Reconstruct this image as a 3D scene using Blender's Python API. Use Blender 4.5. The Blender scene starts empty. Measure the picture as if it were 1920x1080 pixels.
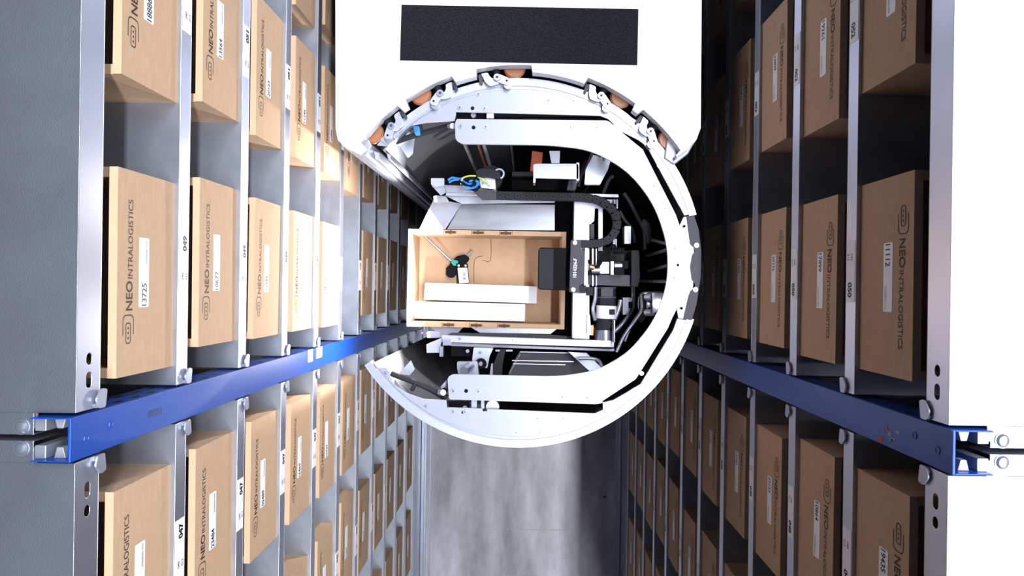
import bpy, bmesh, math, random
from mathutils import Vector, Matrix
from mathutils.geometry import tessellate_polygon
random.seed(7)
S = bpy.context.scene
COL = S.collection
PI = math.pi
# ---------------------------------------------------------------- camera, world, light
F = 1387.0                 # focal length in pixels of the 1920 px frame
H = 4.34                   # camera height above the aisle floor
CX, CY = 987.0, 540.0      # where the plumb line meets the picture
ROLL = 0.014
cd = bpy.data.cameras.new('camera'); cam = bpy.data.objects.new('camera', cd); COL.objects.link(cam)
cd.sensor_width = 36; cd.lens = 36*F/1920; cd.shift_x = -(CX-960)/1920; cd.shift_y = (CY-540)/1920
cd.clip_start = .01; cd.clip_end = 60
cam.location = (0, 0, H); cam.rotation_euler = (0, 0, ROLL)
S.camera = cam
S.view_settings.view_transform = 'Standard'; S.view_settings.look = 'None'
S.view_settings.exposure = 0.0; S.view_settings.gamma = 1; S.view_settings.use_curve_mapping = False
w = bpy.data.worlds.new('hall'); S.world = w; w.use_nodes = True
w.node_tree.nodes['Background'].inputs[0].default_value = (.68, .74, 1, 1)
w.node_tree.nodes['Background'].inputs[1].default_value = .055

def area(name, loc, sx, sy, power, col=(1, 1, 1), rot=(0, 0, 0), spread=PI):
    l = bpy.data.lights.new(name, 'AREA'); l.shape = 'RECTANGLE'; l.size = sx; l.size_y = sy
    l.energy = power; l.color = col; l.spread = spread
    o = bpy.data.objects.new(name, l); COL.objects.link(o); o.location = loc; o.rotation_euler = rot
    return o
# long row of ceiling tubes above the right rack, the hall's lighting for this aisle
area('ceiling_light', (.88, .2, H+2.6), .14, 7.0, 560, (.90, .93, 1))
# the next row of tubes, over the neighbouring aisle on the right
area('ceiling_light', (2.9, .2, H+2.6), 1.3, 7.0, 340, (.92, .94, 1))

def at(px, py, d):
    """point seen at pixel px,py that lies d below the lens"""
    xo, yo = px-CX, CY-py
    c, s = math.cos(ROLL), math.sin(ROLL)
    return Vector(((xo*c-yo*s)*d/F, (xo*s+yo*c)*d/F, H-d))
def px(n, d): return n*d/F

# ---------------------------------------------------------------- materials
M = {}
def mat(name, col, rough=.5, metal=0., noise=0., scale=20., bump=0., bscale=200., coat=0., emit=None, es=0., stretch=None, spec=.5, col2=None, detail=4):
    m = bpy.data.materials.new(name); m.use_nodes = True; nt = m.node_tree; b = nt.nodes['Principled BSDF']
    b.inputs['Base Color'].default_value = (*col, 1); b.inputs['Roughness'].default_value = rough
    b.inputs['Metallic'].default_value = metal; b.inputs['Coat Weight'].default_value = coat
    b.inputs['Specular IOR Level'].default_value = spec
    if emit: b.inputs['Emission Color'].default_value = (*emit, 1); b.inputs['Emission Strength'].default_value = es
    tc = nt.nodes.new('ShaderNodeTexCoord'); mp = nt.nodes.new('ShaderNodeMapping'); nt.links.new(tc.outputs['Object'], mp.inputs[0])
    if stretch: mp.inputs['Scale'].default_value = stretch
    n = nt.nodes.new('ShaderNodeTexNoise'); n.inputs['Scale'].default_value = scale; n.inputs['Detail'].default_value = detail
    nt.links.new(mp.outputs[0], n.inputs[0])
    r = nt.nodes.new('ShaderNodeValToRGB'); c2 = col2 or tuple(max(0, c*(1-noise)) for c in col)
    r.color_ramp.elements[0].position = .3; r.color_ramp.elements[1].position = .7
    r.color_ramp.elements[0].color = (*c2, 1); r.color_ramp.elements[1].color = (*col, 1)
    nt.links.new(n.outputs[0], r.inputs[0]); nt.links.new(r.outputs[0], b.inputs['Base Color'])
    if bump:
        n2 = nt.nodes.new('ShaderNodeTexNoise'); n2.inputs['Scale'].default_value = bscale; nt.links.new(mp.outputs[0], n2.inputs[0])
        bp = nt.nodes.new('ShaderNodeBump'); bp.inputs['Strength'].default_value = bump; bp.inputs['Distance'].default_value = .002
        nt.links.new(n2.outputs[0], bp.inputs['Height']); nt.links.new(bp.outputs[0], b.inputs['Normal'])
    M[name] = m; return m
mat('cardboard', (.52, .35, .225), .85, noise=.10, scale=30, bump=.08, bscale=400, stretch=(1, 1, 4), spec=.2)
mat('cardboard_core', (.13, .075, .045), .9, noise=.4, scale=300, spec=.1)
mat('print_ink', (.035, .018, .012), .7)
mat('sticker', (.85, .86, .90), .45)
mat('black_ink', (.012, .012, .014), .5)
mat('grey_ink', (.35, .36, .42), .6)
mat('galvanised', (.46, .50, .58), .40, metal=.88, noise=.22, scale=14, bump=.05, bscale=60)
mat('deck_steel', (.35, .38, .45), .42, metal=.9, noise=.14, scale=9, bump=.15, bscale=500)
mat('aluminium', (.48, .51, .60), .33, metal=.7, noise=.05, scale=30, stretch=(1, 8, 1))
mat('lip_steel', (.66, .69, .80), .40, metal=.92, noise=.06, scale=6)
mat('carton_white', (.66, .67, .72), .5)
mat('white_steel', (.31, .325, .39), .36, metal=.3, noise=.04, scale=8)
mat('white_cover', (.50, .51, .57), .4, noise=.01)
mat('screw_steel', (.38, .42, .52), .3, metal=.8)
mat('grip_mat', (.016, .016, .022), .9, spec=.12, noise=.7, scale=260, bump=.6, bscale=900)
mat('polished_steel', (.45, .47, .52), .28, metal=.7, noise=.35, scale=3, bump=.04, bscale=8, stretch=(1, 1, .4))
mat('slide_steel', (.26, .27, .31), .35, metal=.7, noise=.3, scale=5, stretch=(1, 6, 1))
mat('black_gloss', (.012, .011, .012), .12, noise=.3, scale=6, spec=.6)
mat('black_plastic', (.007, .007, .009), .7, spec=.07)
mat('dark_grey', (.024, .026, .031), .6, spec=.12, noise=.15)
mat('mid_grey', (.05, .053, .066), .5, spec=.2, noise=.1)
mat('orange_tyre', (.30, .11, .045), .4, noise=.1)
mat('orange_plastic', (.55, .10, .03), .4)
mat('blue_wire', (.03, .22, .75), .4)
mat('yellow_wire', (.65, .70, .12), .4)
mat('teal_plastic', (.0, .30, .25), .4)
mat('blue_led', (.02, .06, .9), .2, emit=(.05, .15, 1), es=1.2)
mat('lamp_glow', (1, .9, .8), .4, emit=(1, .80, .62), es=14)
mat('white_glow', (1, 1, 1), .4, emit=(.95, .95, 1), es=6)
mat('red_led', (1, .1, .2), .4, emit=(1, .08, .2), es=4)
mat('clear_plastic', (.10, .10, .11), .08, spec=.9)
mat('copper', (.35, .14, .06), .35, metal=.7)
mat('red_paint', (.40, .03, .02), .6)
mat('tape_residue', (.42, .40, .42), .8)
mat('guide_strip', (.30, .30, .35), .25, metal=.6, noise=.3, scale=3, stretch=(20, .5, 1))

def blue_paint():
    m = mat('blue_paint', (.003, .055, .33), .33, coat=.1, bump=.05, bscale=30)
    nt = m.node_tree; b = nt.nodes['Principled BSDF']; N = nt.nodes.new; L = nt.links.new
    tc = N('ShaderNodeTexCoord'); sp = N('ShaderNodeSeparateXYZ'); L(tc.outputs['Object'], sp.inputs[0])
    ge = N('ShaderNodeNewGeometry'); sn = N('ShaderNodeSeparateXYZ'); L(ge.outputs['Normal'], sn.inputs[0])
    def mt(op, a, b_=None):
        q = N('ShaderNodeMath'); q.operation = op
        for i, v in enumerate((a, b_)):
            if v is None: continue
            if isinstance(v, (int, float)): q.inputs[i].default_value = v
            else: L(v, q.inputs[i])
        return q.outputs[0]
    # rows of punched slots on the faces that look along the aisle
    zz = mt('FRACT', mt('MULTIPLY', mt('ADD', sp.outputs[2], 10), 20.0))
    xx = mt('FRACT', mt('MULTIPLY', mt('ADD', sp.outputs[0], 10), 38.0))
    a = mt('LESS_THAN', mt('ABSOLUTE', mt('SUBTRACT', zz, .5)), .22)
    c = mt('LESS_THAN', mt('ABSOLUTE', mt('SUBTRACT', xx, .5)), .20)
    side = mt('GREATER_THAN', mt('ABSOLUTE', sn.outputs[1]), .7)
    f = mt('MULTIPLY', mt('MULTIPLY', a, c), side)
    mx = N('ShaderNodeMix'); mx.data_type = 'RGBA'; L(f, mx.inputs[0])
    mx.inputs[6].default_value = (.004, .055, .33, 1); mx.inputs[7].default_value = (.004, .004, .006, 1)
    L(mx.outputs[2], b.inputs['Base Color'])
blue_paint()

def floor_mat():
    m = bpy.data.materials.new('concrete'); m.use_nodes = True; nt = m.node_tree; b = nt.nodes['Principled BSDF']; N = nt.nodes.new; L = nt.links.new
    tc = N('ShaderNodeTexCoord')
    def noise(sc, st, d=6):
        mp = N('ShaderNodeMapping'); mp.inputs['Scale'].default_value = st; L(tc.outputs['Object'], mp.inputs[0])
        n = N('ShaderNodeTexNoise'); n.inputs['Scale'].default_value = sc; n.inputs['Detail'].default_value = d; L(mp.outputs[0], n.inputs[0]); return n.outputs[0]
    r = N('ShaderNodeValToRGB'); L(noise(3, (2.2, .5, 1)), r.inputs[0])
    r.color_ramp.elements[0].position = .32; r.color_ramp.elements[0].color = (.26, .25, .27, 1)
    r.color_ramp.elements[1].position = .68; r.color_ramp.elements[1].color = (.60, .59, .65, 1)
    r2 = N('ShaderNodeValToRGB'); L(noise(28, (1, .6, 1)), r2.inputs[0])
    r2.color_ramp.elements[0].color = (.75, .75, .75, 1); r2.color_ramp.elements[1].color = (1.15, 1.15, 1.15, 1)
    mx = N('ShaderNodeMix'); mx.data_type = 'RGBA'; mx.blend_type = 'MULTIPLY'; mx.inputs[0].default_value = 1
    L(r.outputs[0], mx.inputs[6]); L(r2.outputs[0], mx.inputs[7]); L(mx.outputs[2], b.inputs['Base Color'])
    rr = N('ShaderNodeMapRange'); L(noise(4, (2, .5, 1)), rr.inputs[0]); rr.inputs[3].default_value = .25; rr.inputs[4].default_value = .45
    L(rr.outputs[0], b.inputs['Roughness'])
    M['concrete'] = m
floor_mat()

# ---------------------------------------------------------------- mesh helpers
class B:
    def __init__(s): s.bm = bmesh.new(); s.mi = 0
    def _f(s, vs):
        try:
            f = s.bm.faces.new(vs); f.material_index = s.mi; return f
        except ValueError: return None
    def box(s, x0, x1, y0, y1, z0, z1):
        v = [s.bm.verts.new((x, y, z)) for z in (z0, z1) for y in (y0, y1) for x in (x0, x1)]
        for q in ((0, 2, 3, 1), (4, 5, 7, 6), (0, 1, 5, 4), (2, 6, 7, 3), (0, 4, 6, 2), (1, 3, 7, 5)): s._f([v[i] for i in q])
        return s
    def prism(s, pts, z0, z1, mtx=None):
        """polygon pts (x,y) extruded from z0 up to z1"""
        pts = [Vector((p[0], p[1], 0)) for p in pts]
        area2 = sum(a.x*b.y-b.x*a.y for a, b in zip(pts, pts[1:]+pts[:1]))
        if area2 < 0: pts.reverse()
        lo = [Vector((p.x, p.y, z0)) for p in pts]; hi = [Vector((p.x, p.y, z1)) for p in pts]
        if mtx is not None: lo = [mtx @ p for p in lo]; hi = [mtx @ p for p in hi]
        lo = [s.bm.verts.new(p) for p in lo]; hi = [s.bm.verts.new(p) for p in hi]; n = len(pts)
        for t in tessellate_polygon([pts]):
            a, b, c = [pts[i] for i in t]
            t = tuple(t) if (b-a).cross(c-a).z > 0 else tuple(reversed(t))
            s._f([hi[i] for i in t]); s._f([lo[i] for i in reversed(t)])
        for i in range(n): s._f([lo[i], lo[(i+1) % n], hi[(i+1) % n], hi[i]])
        return s
    def pprism(s, pts, d, t, rnd=0, n=5):
        """pixel outline pts read at depth d, plate going down by t"""
        q = [at(x, y, d) for x, y in (rounded(pts, rnd, n) if rnd else pts)]
        return s.prism([(v.x, v.y) for v in q], H-d-t, H-d)
    def pbox(s, x0, y0, x1, y1, d, t): return s.pprism([(x0, y0), (x1, y0), (x1, y1), (x0, y1)], d, t)
    def holed(s, loops, x0, x1):
        """plate in the y,z plane between x0 and x1: first loop the outline, the others its holes"""
        P3 = [[Vector((y, z, 0)) for y, z in l] for l in loops]; flat = [p for l in P3 for p in l]
        A = [s.bm.verts.new((x0, p.x, p.y)) for p in flat]; Z = [s.bm.verts.new((x1, p.x, p.y)) for p in flat]
        for t in tessellate_polygon(P3): s._f([A[i] for i in t]); s._f([Z[i] for i in reversed(t)])
        k = 0
        for l in loops:
            n = len(l)
            for i in range(n): s._f([A[k+i], A[k+(i+1) % n], Z[k+(i+1) % n], Z[k+i]])
            k += n
        return s
    def cyl(s, p0, p1, r, n=20, r1=None):
        p0, p1 = Vector(p0), Vector(p1); ax = (p1-p0).normalized()
        u = ax.orthogonal().normalized(); v = ax.cross(u); r1 = r if r1 is None else r1
        A = [s.bm.verts.new(p0+r*(math.cos(2*PI*i/n)*u+math.sin(2*PI*i/n)*v)) for i in range(n)]
        Bv = [s.bm.verts.new(p1+r1*(math.cos(2*PI*i/n)*u+math.sin(2*PI*i/n)*v)) for i in range(n)]
        for i in range(n): s._f([A[i], A[(i+1) % n], Bv[(i+1) % n], Bv[i]])
        s._f(A[::-1]); s._f(Bv); return s
    def tube(s, pts, r, n=8, smooth=4):
        pts = [Vector(p) for p in pts]
        if smooth and len(pts) > 2: pts = catmull(pts, smooth)
        rings = []; u = None
        for i, p in enumerate(pts):
            t = (pts[min(i+1, len(pts)-1)]-pts[max(i-1, 0)]).normalized()
            u = t.orthogonal().normalized() if u is None else (u-t*u.dot(t)).normalized(); v = t.cross(u)
            rings.append([s.bm.verts.new(p+r*(math.cos(2*PI*k/n)*u+math.sin(2*PI*k/n)*v)) for k in range(n)])
        for a, b in zip(rings, rings[1:]):
            for k in range(n): s._f([a[k], a[(k+1) % n], b[(k+1) % n], b[k]])
        s._f(rings[0][::-1]); s._f(rings[-1]); return s
    def torus(s, c, ax, R, r, n=20, m=6):
        ax = Vector(ax).normalized(); u = ax.orthogonal().normalized(); v = ax.cross(u); c = Vector(c); g = []
        for i in range(n):
            e = math.cos(2*PI*i/n)*u+math.sin(2*PI*i/n)*v
            g.append([s.bm.verts.new(c+e*(R+r*math.cos(2*PI*k/m))+ax*r*math.sin(2*PI*k/m)) for k in range(m)])
        for i in range(n):
            for k in range(m): s._f([g[i][k], g[(i+1) % n][k], g[(i+1) % n][(k+1) % m], g[i][(k+1) % m]])
        return s
    def arcwall(s, c, r0, r1, a0, a1, z0, z1, n=48):
        pts = [(c[0]+r1*math.cos(math.radians(a0+(a1-a0)*i/n)), c[1]+r1*math.sin(math.radians(a0+(a1-a0)*i/n))) for i in range(n+1)]
        inn = [(c[0]+r0*math.cos(math.radians(a0+(a1-a0)*i/n)), c[1]+r0*math.sin(math.radians(a0+(a1-a0)*i/n))) for i in range(n+1)]
        V = [[s.bm.verts.new((x, y, z)) for x, y in P_] for P_ in (pts, inn) for z in (z0, z1)]
        ol, oh, il, ih = V
        for i in range(n):
            s._f([ol[i], ol[i+1], oh[i+1], oh[i]]); s._f([il[i+1], il[i], ih[i], ih[i+1]])
            s._f([oh[i], oh[i+1], ih[i+1], ih[i]]); s._f([ol[i+1], ol[i], il[i], il[i+1]])
        s._f([ol[0], oh[0], ih[0], il[0]]); s._f([ol[n], il[n], ih[n], oh[n]]); return s
    def mesh(s, name, mats, smooth=False):
        me = bpy.data.meshes.new(name); bmesh.ops.recalc_face_normals(s.bm, faces=s.bm.faces)
        s.bm.to_mesh(me); s.bm.free()
        for m in (mats if isinstance(mats, (list, tuple)) else [mats]): me.materials.append(M[m] if isinstance(m, str) else m)
        if smooth:
            me.shade_smooth() if hasattr(me, 'shade_smooth') else None
            try: me.set_sharp_from_angle(angle=.7)
            except Exception: pass
        return me
def rounded(pts, r, n=5):
    out = []; m = len(pts)
    for i in range(m):
        p = Vector(pts[i][:2]); a = Vector(pts[i-1][:2]); b = Vector(pts[(i+1) % m][:2])
        ri = pts[i][2] if len(pts[i]) > 2 else r
        da, db = a-p, b-p; k = min(ri, da.length*.45, db.length*.45)
        if k < 1e-6: out.append(tuple(p)); continue
        p0 = p+da.normalized()*k; p1 = p+db.normalized()*k
        for j in range(n+1):
            t = j/n; out.append(tuple((1-t)**2*p0+2*t*(1-t)*p+t*t*p1))
    return out
def catmull(P_, k):
    out = []
    for i in range(len(P_)-1):
        a, b, c, d = P_[max(i-1, 0)], P_[i], P_[i+1], P_[min(i+2, len(P_)-1)]
        for j in range(k):
            t = j/k; out.append(.5*((2*b)+(c-a)*t+(2*a-5*b+4*c-d)*t*t+(3*b-a-3*c+d)*t**3))
    return out+[P_[-1]]
def link(name, me, parent=None, loc=None, bevel=0, seg=2):
    o = bpy.data.objects.new(name, me); COL.objects.link(o)
    if parent: o.parent = parent
    if loc is not None: o.location = loc
    if bevel:
        b = o.modifiers.new('bevel', 'BEVEL'); b.width = bevel; b.segments = seg; b.limit_method = 'ANGLE'; b.angle_limit = .6; b.harden_normals = False
    return o
def part(name, b, mats, parent=None, bevel=0, smooth=False, label=None):
    o = link(name, b.mesh(name, mats, smooth), parent, bevel=bevel)
    if label: o['label'] = label
    return o
def tag(o, label=None, cat=None, group=None, kind=None):
    for k, v in (('label', label), ('category', cat), ('group', group), ('kind', kind)):
        if v: o[k] = v
    return o
def empty(name, loc=(0, 0, 0), rz=0):
    o = bpy.data.objects.new(name, None); COL.objects.link(o); o.empty_display_size = .05
    o.location = loc; o.rotation_euler = (0, 0, rz); return o
_txt = {}
def text_pts(s, bold=0.0):
    """flat mesh data of a word: verts, faces, size"""
    k = (s, bold)
    if k in _txt: return _txt[k]
    cu = bpy.data.curves.new('t', 'FONT'); cu.body = s; cu.size = 1; cu.offset = bold; cu.resolution_u = 3
    o = bpy.data.objects.new('t', cu); COL.objects.link(o)
    dg = bpy.context.evaluated_depsgraph_get(); me = bpy.data.meshes.new_from_object(o.evaluated_get(dg))
    v = [x.co.copy() for x in me.vertices]; f = [tuple(p.vertices) for p in me.polygons]
    bpy.data.objects.remove(o); bpy.data.curves.remove(cu); bpy.data.meshes.remove(me)
    x0 = min(p.x for p in v); x1 = max(p.x for p in v); y0 = min(p.y for p in v); y1 = max(p.y for p in v)
    _txt[k] = (v, f, x0, x1, y0, y1); return _txt[k]
def add_text(b, s, org, e1, e2, wd, ht, bold=0.0):
    v, f, x0, x1, y0, y1 = text_pts(s, bold); org, e1, e2 = Vector(org), Vector(e1), Vector(e2)
    vs = [b.bm.verts.new(org+e1*((p.x-x0)/(x1-x0)*wd)+e2*((p.y-y0)/(y1-y0)*ht)) for p in v]
    for q in f: b._f([vs[i] for i in q])
def add_path(b, pts, wd, closed=False):
    """flat stroke along 2D points (s,z) on the plane x=0.0006"""
    n = len(pts); L_, R_ = [], []
    for i in range(n):
        p = Vector(pts[i]); a = Vector(pts[i-1] if (i or closed) else pts[0]); c = Vector(pts[(i+1) % n] if (i < n-1 or closed) else pts[-1])
        t = (c-a).normalized(); nn = Vector((-t.y, t.x))*wd/2
        L_.append(b.bm.verts.new((.0006, p.x+nn.x, p.y+nn.y))); R_.append(b.bm.verts.new((.0006, p.x-nn.x, p.y-nn.y)))
    for i in range(n if closed else n-1):
        j = (i+1) % n; b._f([R_[i], R_[j], L_[j], L_[i]])

# ---------------------------------------------------------------- the place
b = B(); b.box(-3, 3, -4, 4, -.1, 0); fl = part('floor', b, 'concrete'); tag(fl, 'grey concrete aisle floor with worn streaks', kind='structure')
va, vb = at(925, 992, H), at(1070, 994, H); b = B(); b.prism([(va.x, va.y-.002), (vb.x, vb.y-.002), (vb.x, vb.y+.002), (va.x, va.y+.001)], 0, .0006)
part('floor_joint', b, 'tape_residue', fl)
XL, XR = -.600, .567         # aisle faces of the two racks
PITCH = .274
def dk(k): return 1.0 if k == 1 else 1.274+PITCH*(k-2)
for nm, x0, x1 in (('light_block_left', -1.23, -1.164), ('light_block_right', 1.131, 1.20)):  # unseen panels added behind the racks so no light enters from the back
    b = B(); b.box(x0, x1, -4, 4, 0, H-.988); o = part(nm, b, 'mid_grey'); tag(o, 'unseen dark panel added behind the rack to keep light out', kind='structure')
ORD = ['zeroth', 'first', 'second', 'third', 'fourth', 'fifth', 'sixth', 'seventh', 'eighth', 'ninth', 'tenth', 'eleventh', 'twelfth']

UP = (-.176, 2.05); LOW = (-2.05, -.243)     # aisle spans of the two bays either side of the posts
def rp(side, x, y, z):                       # rack-local (left rack frame) to world
    return (XL+x, y, z) if side < 0 else (XR-x, y, z)
CENT = {'up': [.037, .492, .93, 1.37], 'low': [-.466, -.915, -1.375]}
NUMS = {'up': {-1: ['049', '051', '053', '055'], 1: ['050', '052', '054', '056']}, 'low': {-1: ['047', '045', '043'], 1: ['048', '046', '044']}}
def make_shelf(side, bay, k):
    y0, y1 = UP if bay == 'up' else LOW
    z = H-dk(k)+(.011 if k == 1 else 0); fh = .055 if k == 1 else .038
    sx = -side                                    # +1 for the left rack (faces +X)
    X0 = XL if side < 0 else XR
    root = empty('metal_shelf', (X0, (y0+y1)/2, z))
    hl = (y1-y0)/2
    b = B()
    def bx(xa, xb, ya, yb, za, zb): b.box(min(xa*sx, xb*sx), max(xa*sx, xb*sx), ya, yb, za, zb)
    ny = -1 if bay == 'up' else 1                 # which end meets the post
    gap = .033-.0035
    bx(-.56, 0, -hl, hl, -.0015, 0)               # sheet
    if k == 1:                                    # the top deck runs on behind the post up to a narrow seam
        yy = sorted([ny*hl, ny*(hl+gap)]); bx(-.56, -.056, yy[0], yy[1], -.0015, 0)
        bx(-.56, -.056, *sorted([ny*(hl+gap), ny*(hl+gap-.0015)]), -fh, -.0015)
        bx(-.072, -.052, *sorted([ny*(hl-.002), ny*(hl+.021)]), -.004, -.0005)
    bx(-.56, -.558, -hl, hl, -fh, -.0015)
    for e in (-1, 1): bx(-.558, -.0015, min(e*hl, e*(hl-.0015)), max(e*hl, e*(hl-.0015)), -fh, -.0015)
    part('shelf_sheet', b, 'deck_steel' if k == 1 else 'galvanised', root, bevel=.0006)
    # front flange, with oval holes near the post on the deepest one
    b = B()
    if k == 1:
        e = ny*hl; zc = -.029
        cuts = [(.030, .052), (.062, .078)] if bay == 'up' else [(.032, .054), (.064, .080)]
        loops = [[(-hl, -fh), (hl, -fh), (hl, 0), (-hl, 0)]]
        for a_, c_ in cuts:
            cy_ = e-ny*(a_+c_)/2; hh = (c_-a_)/2; r_ = .0065
            loops.append([(cy_+math.copysign(hh-r_, math.cos(t))+r_*math.cos(t), zc+r_*math.sin(t)) for t in [(q+.5)*PI/8 for q in range(16)]])
        b.holed(loops, -.0015*sx, 0)
    else: b.box(min(-.0015*sx, 0), max(-.0015*sx, 0), -hl, hl, -fh, 0)
    b.box(min(-.012*sx, 0), max(-.012*sx, 0), -hl, hl, -fh-.0015, -fh)
    part('front_lip', b, 'lip_steel', root, bevel=.0008, label='smooth silver front lip')
    # hooked clip that hangs the shelf end on the post
    b = B(); e = ny*hl
    prof = rounded([(e+ny*.001, -fh-.006), (e+ny*.001, -fh+.010), (e-ny*.013, -fh+.017), (e-ny*.027, -fh+.003), (e-ny*.024, -fh-.010)], .004)
    mt = Matrix(((0, 0, sx, 0), (1, 0, 0, 0), (0, 1, 0, 0), (0, 0, 0, 1)))
    b.prism(prof, .003, .0055, mt)
    b.prism([(e, -fh+.012), (e-ny*.006, -fh+.016), (e-ny*.006, -fh-.004), (e, -fh-.006)], -.001, .004, mt)
    part('shelf_clip', b, 'aluminium', root, bevel=.001)
    if k > 1 and k <= 9:
        for i, cy in enumerate(CENT[bay]):
            lim = 560*(dk(k)+.04)/F
            if cy-.06 > lim or cy+.06 < -lim: continue
            cyl_ = cy-(y0+y1)/2
            b = B(); b.box(.0001 if sx > 0 else -.0006, .0006 if sx > 0 else -.0001, cyl_-.054, cyl_+.054, -fh+.002, -.003)
            st = part('shelf_label', b, 'sticker', root)
            b = B(); x = .0008*sx; E1 = (0, sx, 0); E2 = (0, 0, 1); s0 = cyl_-sx*.054
            add_text(b, '%03d' % (14-k), (x, s0+sx*.023, -fh+.005), E1, E2, .012, .008, .01)
            add_text(b, '040', (x, s0+sx*.023, -fh+.019), E1, E2, .012, .008, .01)
            part('label_code', b, 'black_ink', st)
            b = B(); add_text(b, NUMS[bay][side][i], (x, s0+sx*.073, -fh+.008), E1, E2, .027, .016, .05)
            part('label_number', b, 'black_ink', st)
    sd = 'left' if side < 0 else 'right'; bw = 'above' if bay == 'up' else 'below'
    if k == 1: lb = ('smooth dark grey top deck of the left rack, %s the blue post' if side < 0 else 'bright bluish top deck of the right rack, %s the blue post') % bw
    else: lb = 'galvanised shelf, %s from the top of the %s rack, %s the blue post in view' % (ORD[k], sd, bw)
    tag(root, lb, 'shelf', 'galvanised rack shelves')
for side in (-1, 1):
    for bay in ('up', 'low'):
        for k in range(1, 13): make_shelf(side, bay, k)

def make_post(side):
    sx = -side; X0 = XL if side < 0 else XR; top = H-.975; yc = (UP[0]+LOW[1])/2; hw = .0295
    root = empty('rack_post', (X0, yc, 0))
    def bx(b, xa, xb, ya, yb, za, zb): b.box(min(xa*sx, xb*sx), max(xa*sx, xb*sx), ya, yb, za, zb)
    b = B()
    bx(b, -.002, .002, -hw, hw, 0, top); bx(b, -.052, -.002, hw-.002, hw, 0, top); bx(b, -.052, -.002, -hw, -hw+.002, 0, top)
    part('channel', b, 'blue_paint', root, bevel=.001)
    b = B()
    for s_ in (-1, 1):
        ys = sorted((s_*(hw-.002), s_*(hw-.020))); bx(b, -.053, -.038, ys[0], ys[1], top-.07, top-.012)
    part('end_tab', b, 'aluminium', root, bevel=.001)
    for s_ in (-1, 1):
        b = B(); mt = Matrix(((sx, 0, 0, 0), (0, 1, 0, 0), (0, 0, 1, 0), (0, 0, 0, 1)))
        y_ = s_*(hw-.002)
        b.prism([(-.030, y_), (-.014, y_), (-.018, y_-s_*.015), (-.026, y_-s_*.015)], top-.030, top-.016, mt)
        part('punched_tongue', b, 'white_steel', root, bevel=.001)
    for yy, dz in ((-.004, .035), (.004, .095)):
        b = B(); b.torus((.002*sx, yy, top-dz), (1, 0, 0), .005, .0012, 18, 6); b.cyl((.0018*sx, yy, top-dz), (.0024*sx, yy, top-dz), .0045, 16)
        part('rivet', b, ['blue_paint'], root, smooth=True)
    # splice with bright clips part-way down on the left post, paint scars on the right one
    if side < 0:
        for y0_, y1_, da, db in ((-.004, .030, 2.035, 2.078), (-.001, .030, 2.115, 2.172)):
            b = B(); bx(b, .002, .0028, y0_, y1_, H-db, H-da); part('paper_tag', b, 'sticker', root)
    else:
        rnd = random.Random(3)
        for j in range(9):
            y_ = -.012+rnd.uniform(-.012, .012); z_ = H-(1.165 if j < 4 else 1.132)+rnd.uniform(-.014, .014); b = B(); r_ = rnd.uniform(.002, .005)
            mt = Matrix(((0, 0, sx, 0), (1, 0, 0, y_), (0, 1, 0, z_), (0, 0, 0, 1)))
            b.prism([(r_*math.cos(t)*rnd.uniform(.4, 1.3), 1.8*r_*math.sin(t)*rnd.uniform(.4, 1.3)) for t in [i*PI/4 for i in range(8)]], .0021, .0024, mt)
            part('paint_scar', b, 'red_paint' if j < 4 else 'tape_residue', root)
    if side < 0:
        b = B(); add_text(b, '088814', (.0023, -.006, H-1.175), (0, 0, -1), (0, 1, 0), .045, .012); part('stamped_number', b, 'black_gloss', root)
    b = B(); bx(b, -.09, .01, -.06, .06, 0, .006); part('foot_plate', b, 'galvanised', root)
    tag(root, 'blue painted steel post of the %s rack, running down to the floor' % ('left' if side < 0 else 'right'), 'rack post', 'blue rack posts')
    for s_ in (-1, 1):         # dome bolts on the deck behind the post
        r2 = empty('deck_bolt', (X0-sx*(.072), yc+s_*.0145, H-.989))
        b = B(); b.cyl((0, 0, 0), (0, 0, .0015), .0105, 24); b.cyl((0, 0, .0015), (0, 0, .0045), .009, 24, .0065); b.cyl((0, 0, .0045), (0, 0, .0056), .0065, 24, .003)
        part('bolt_head', b, 'screw_steel', r2, smooth=True)
        tag(r2, 'domed bolt on the %s deck behind the blue post, just %s the seam' % ('left' if side < 0 else 'right', 'above' if s_ > 0 else 'below'), 'bolt', 'dome bolts of the top decks')
for side in (-1, 1): make_post(side)
# plinths and floor guide strips
for side, nm in ((-1, 'left'), (1, 'right')):
    sx = -side; X0 = XL if side < 0 else XR
    for y0_, y1_, bw in ((UP[0], 2.05, 'above'), (-2.05, LOW[1], 'below')):
        b = B(); xs = sorted((X0-sx*.001, X0-sx*.02)); b.box(xs[0], xs[1], y0_, y1_, .03, H-dk(12)-.055)
        tag(part('plinth_panel', b, 'galvanised'), 'galvanised kick panel at the foot of the %s rack, %s the blue post' % (nm, bw), 'panel', 'rack kick panels')
    b = B(); xs = sorted((X0+sx*.002, X0+sx*.018)); b.box(xs[0], xs[1], -2.05, 2.05, 0, .03)
    xs = sorted((X0+sx*.018, X0+sx*.030)); b.box(xs[0], xs[1], -2.05, 2.05, 0, .010)
    if side < 0:
        b.box(X0+.048, X0+.056, -2.05, 2.05, 0, .006)
    tag(part('floor_guide_rail', b, 'aluminium', bevel=.001), 'low aluminium guide rail on the floor along the %s rack' % nm, 'guide rail', 'floor guide rails')
q = at(1131, 921, H-.001); b = B()
rnd = random.Random(5)
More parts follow.
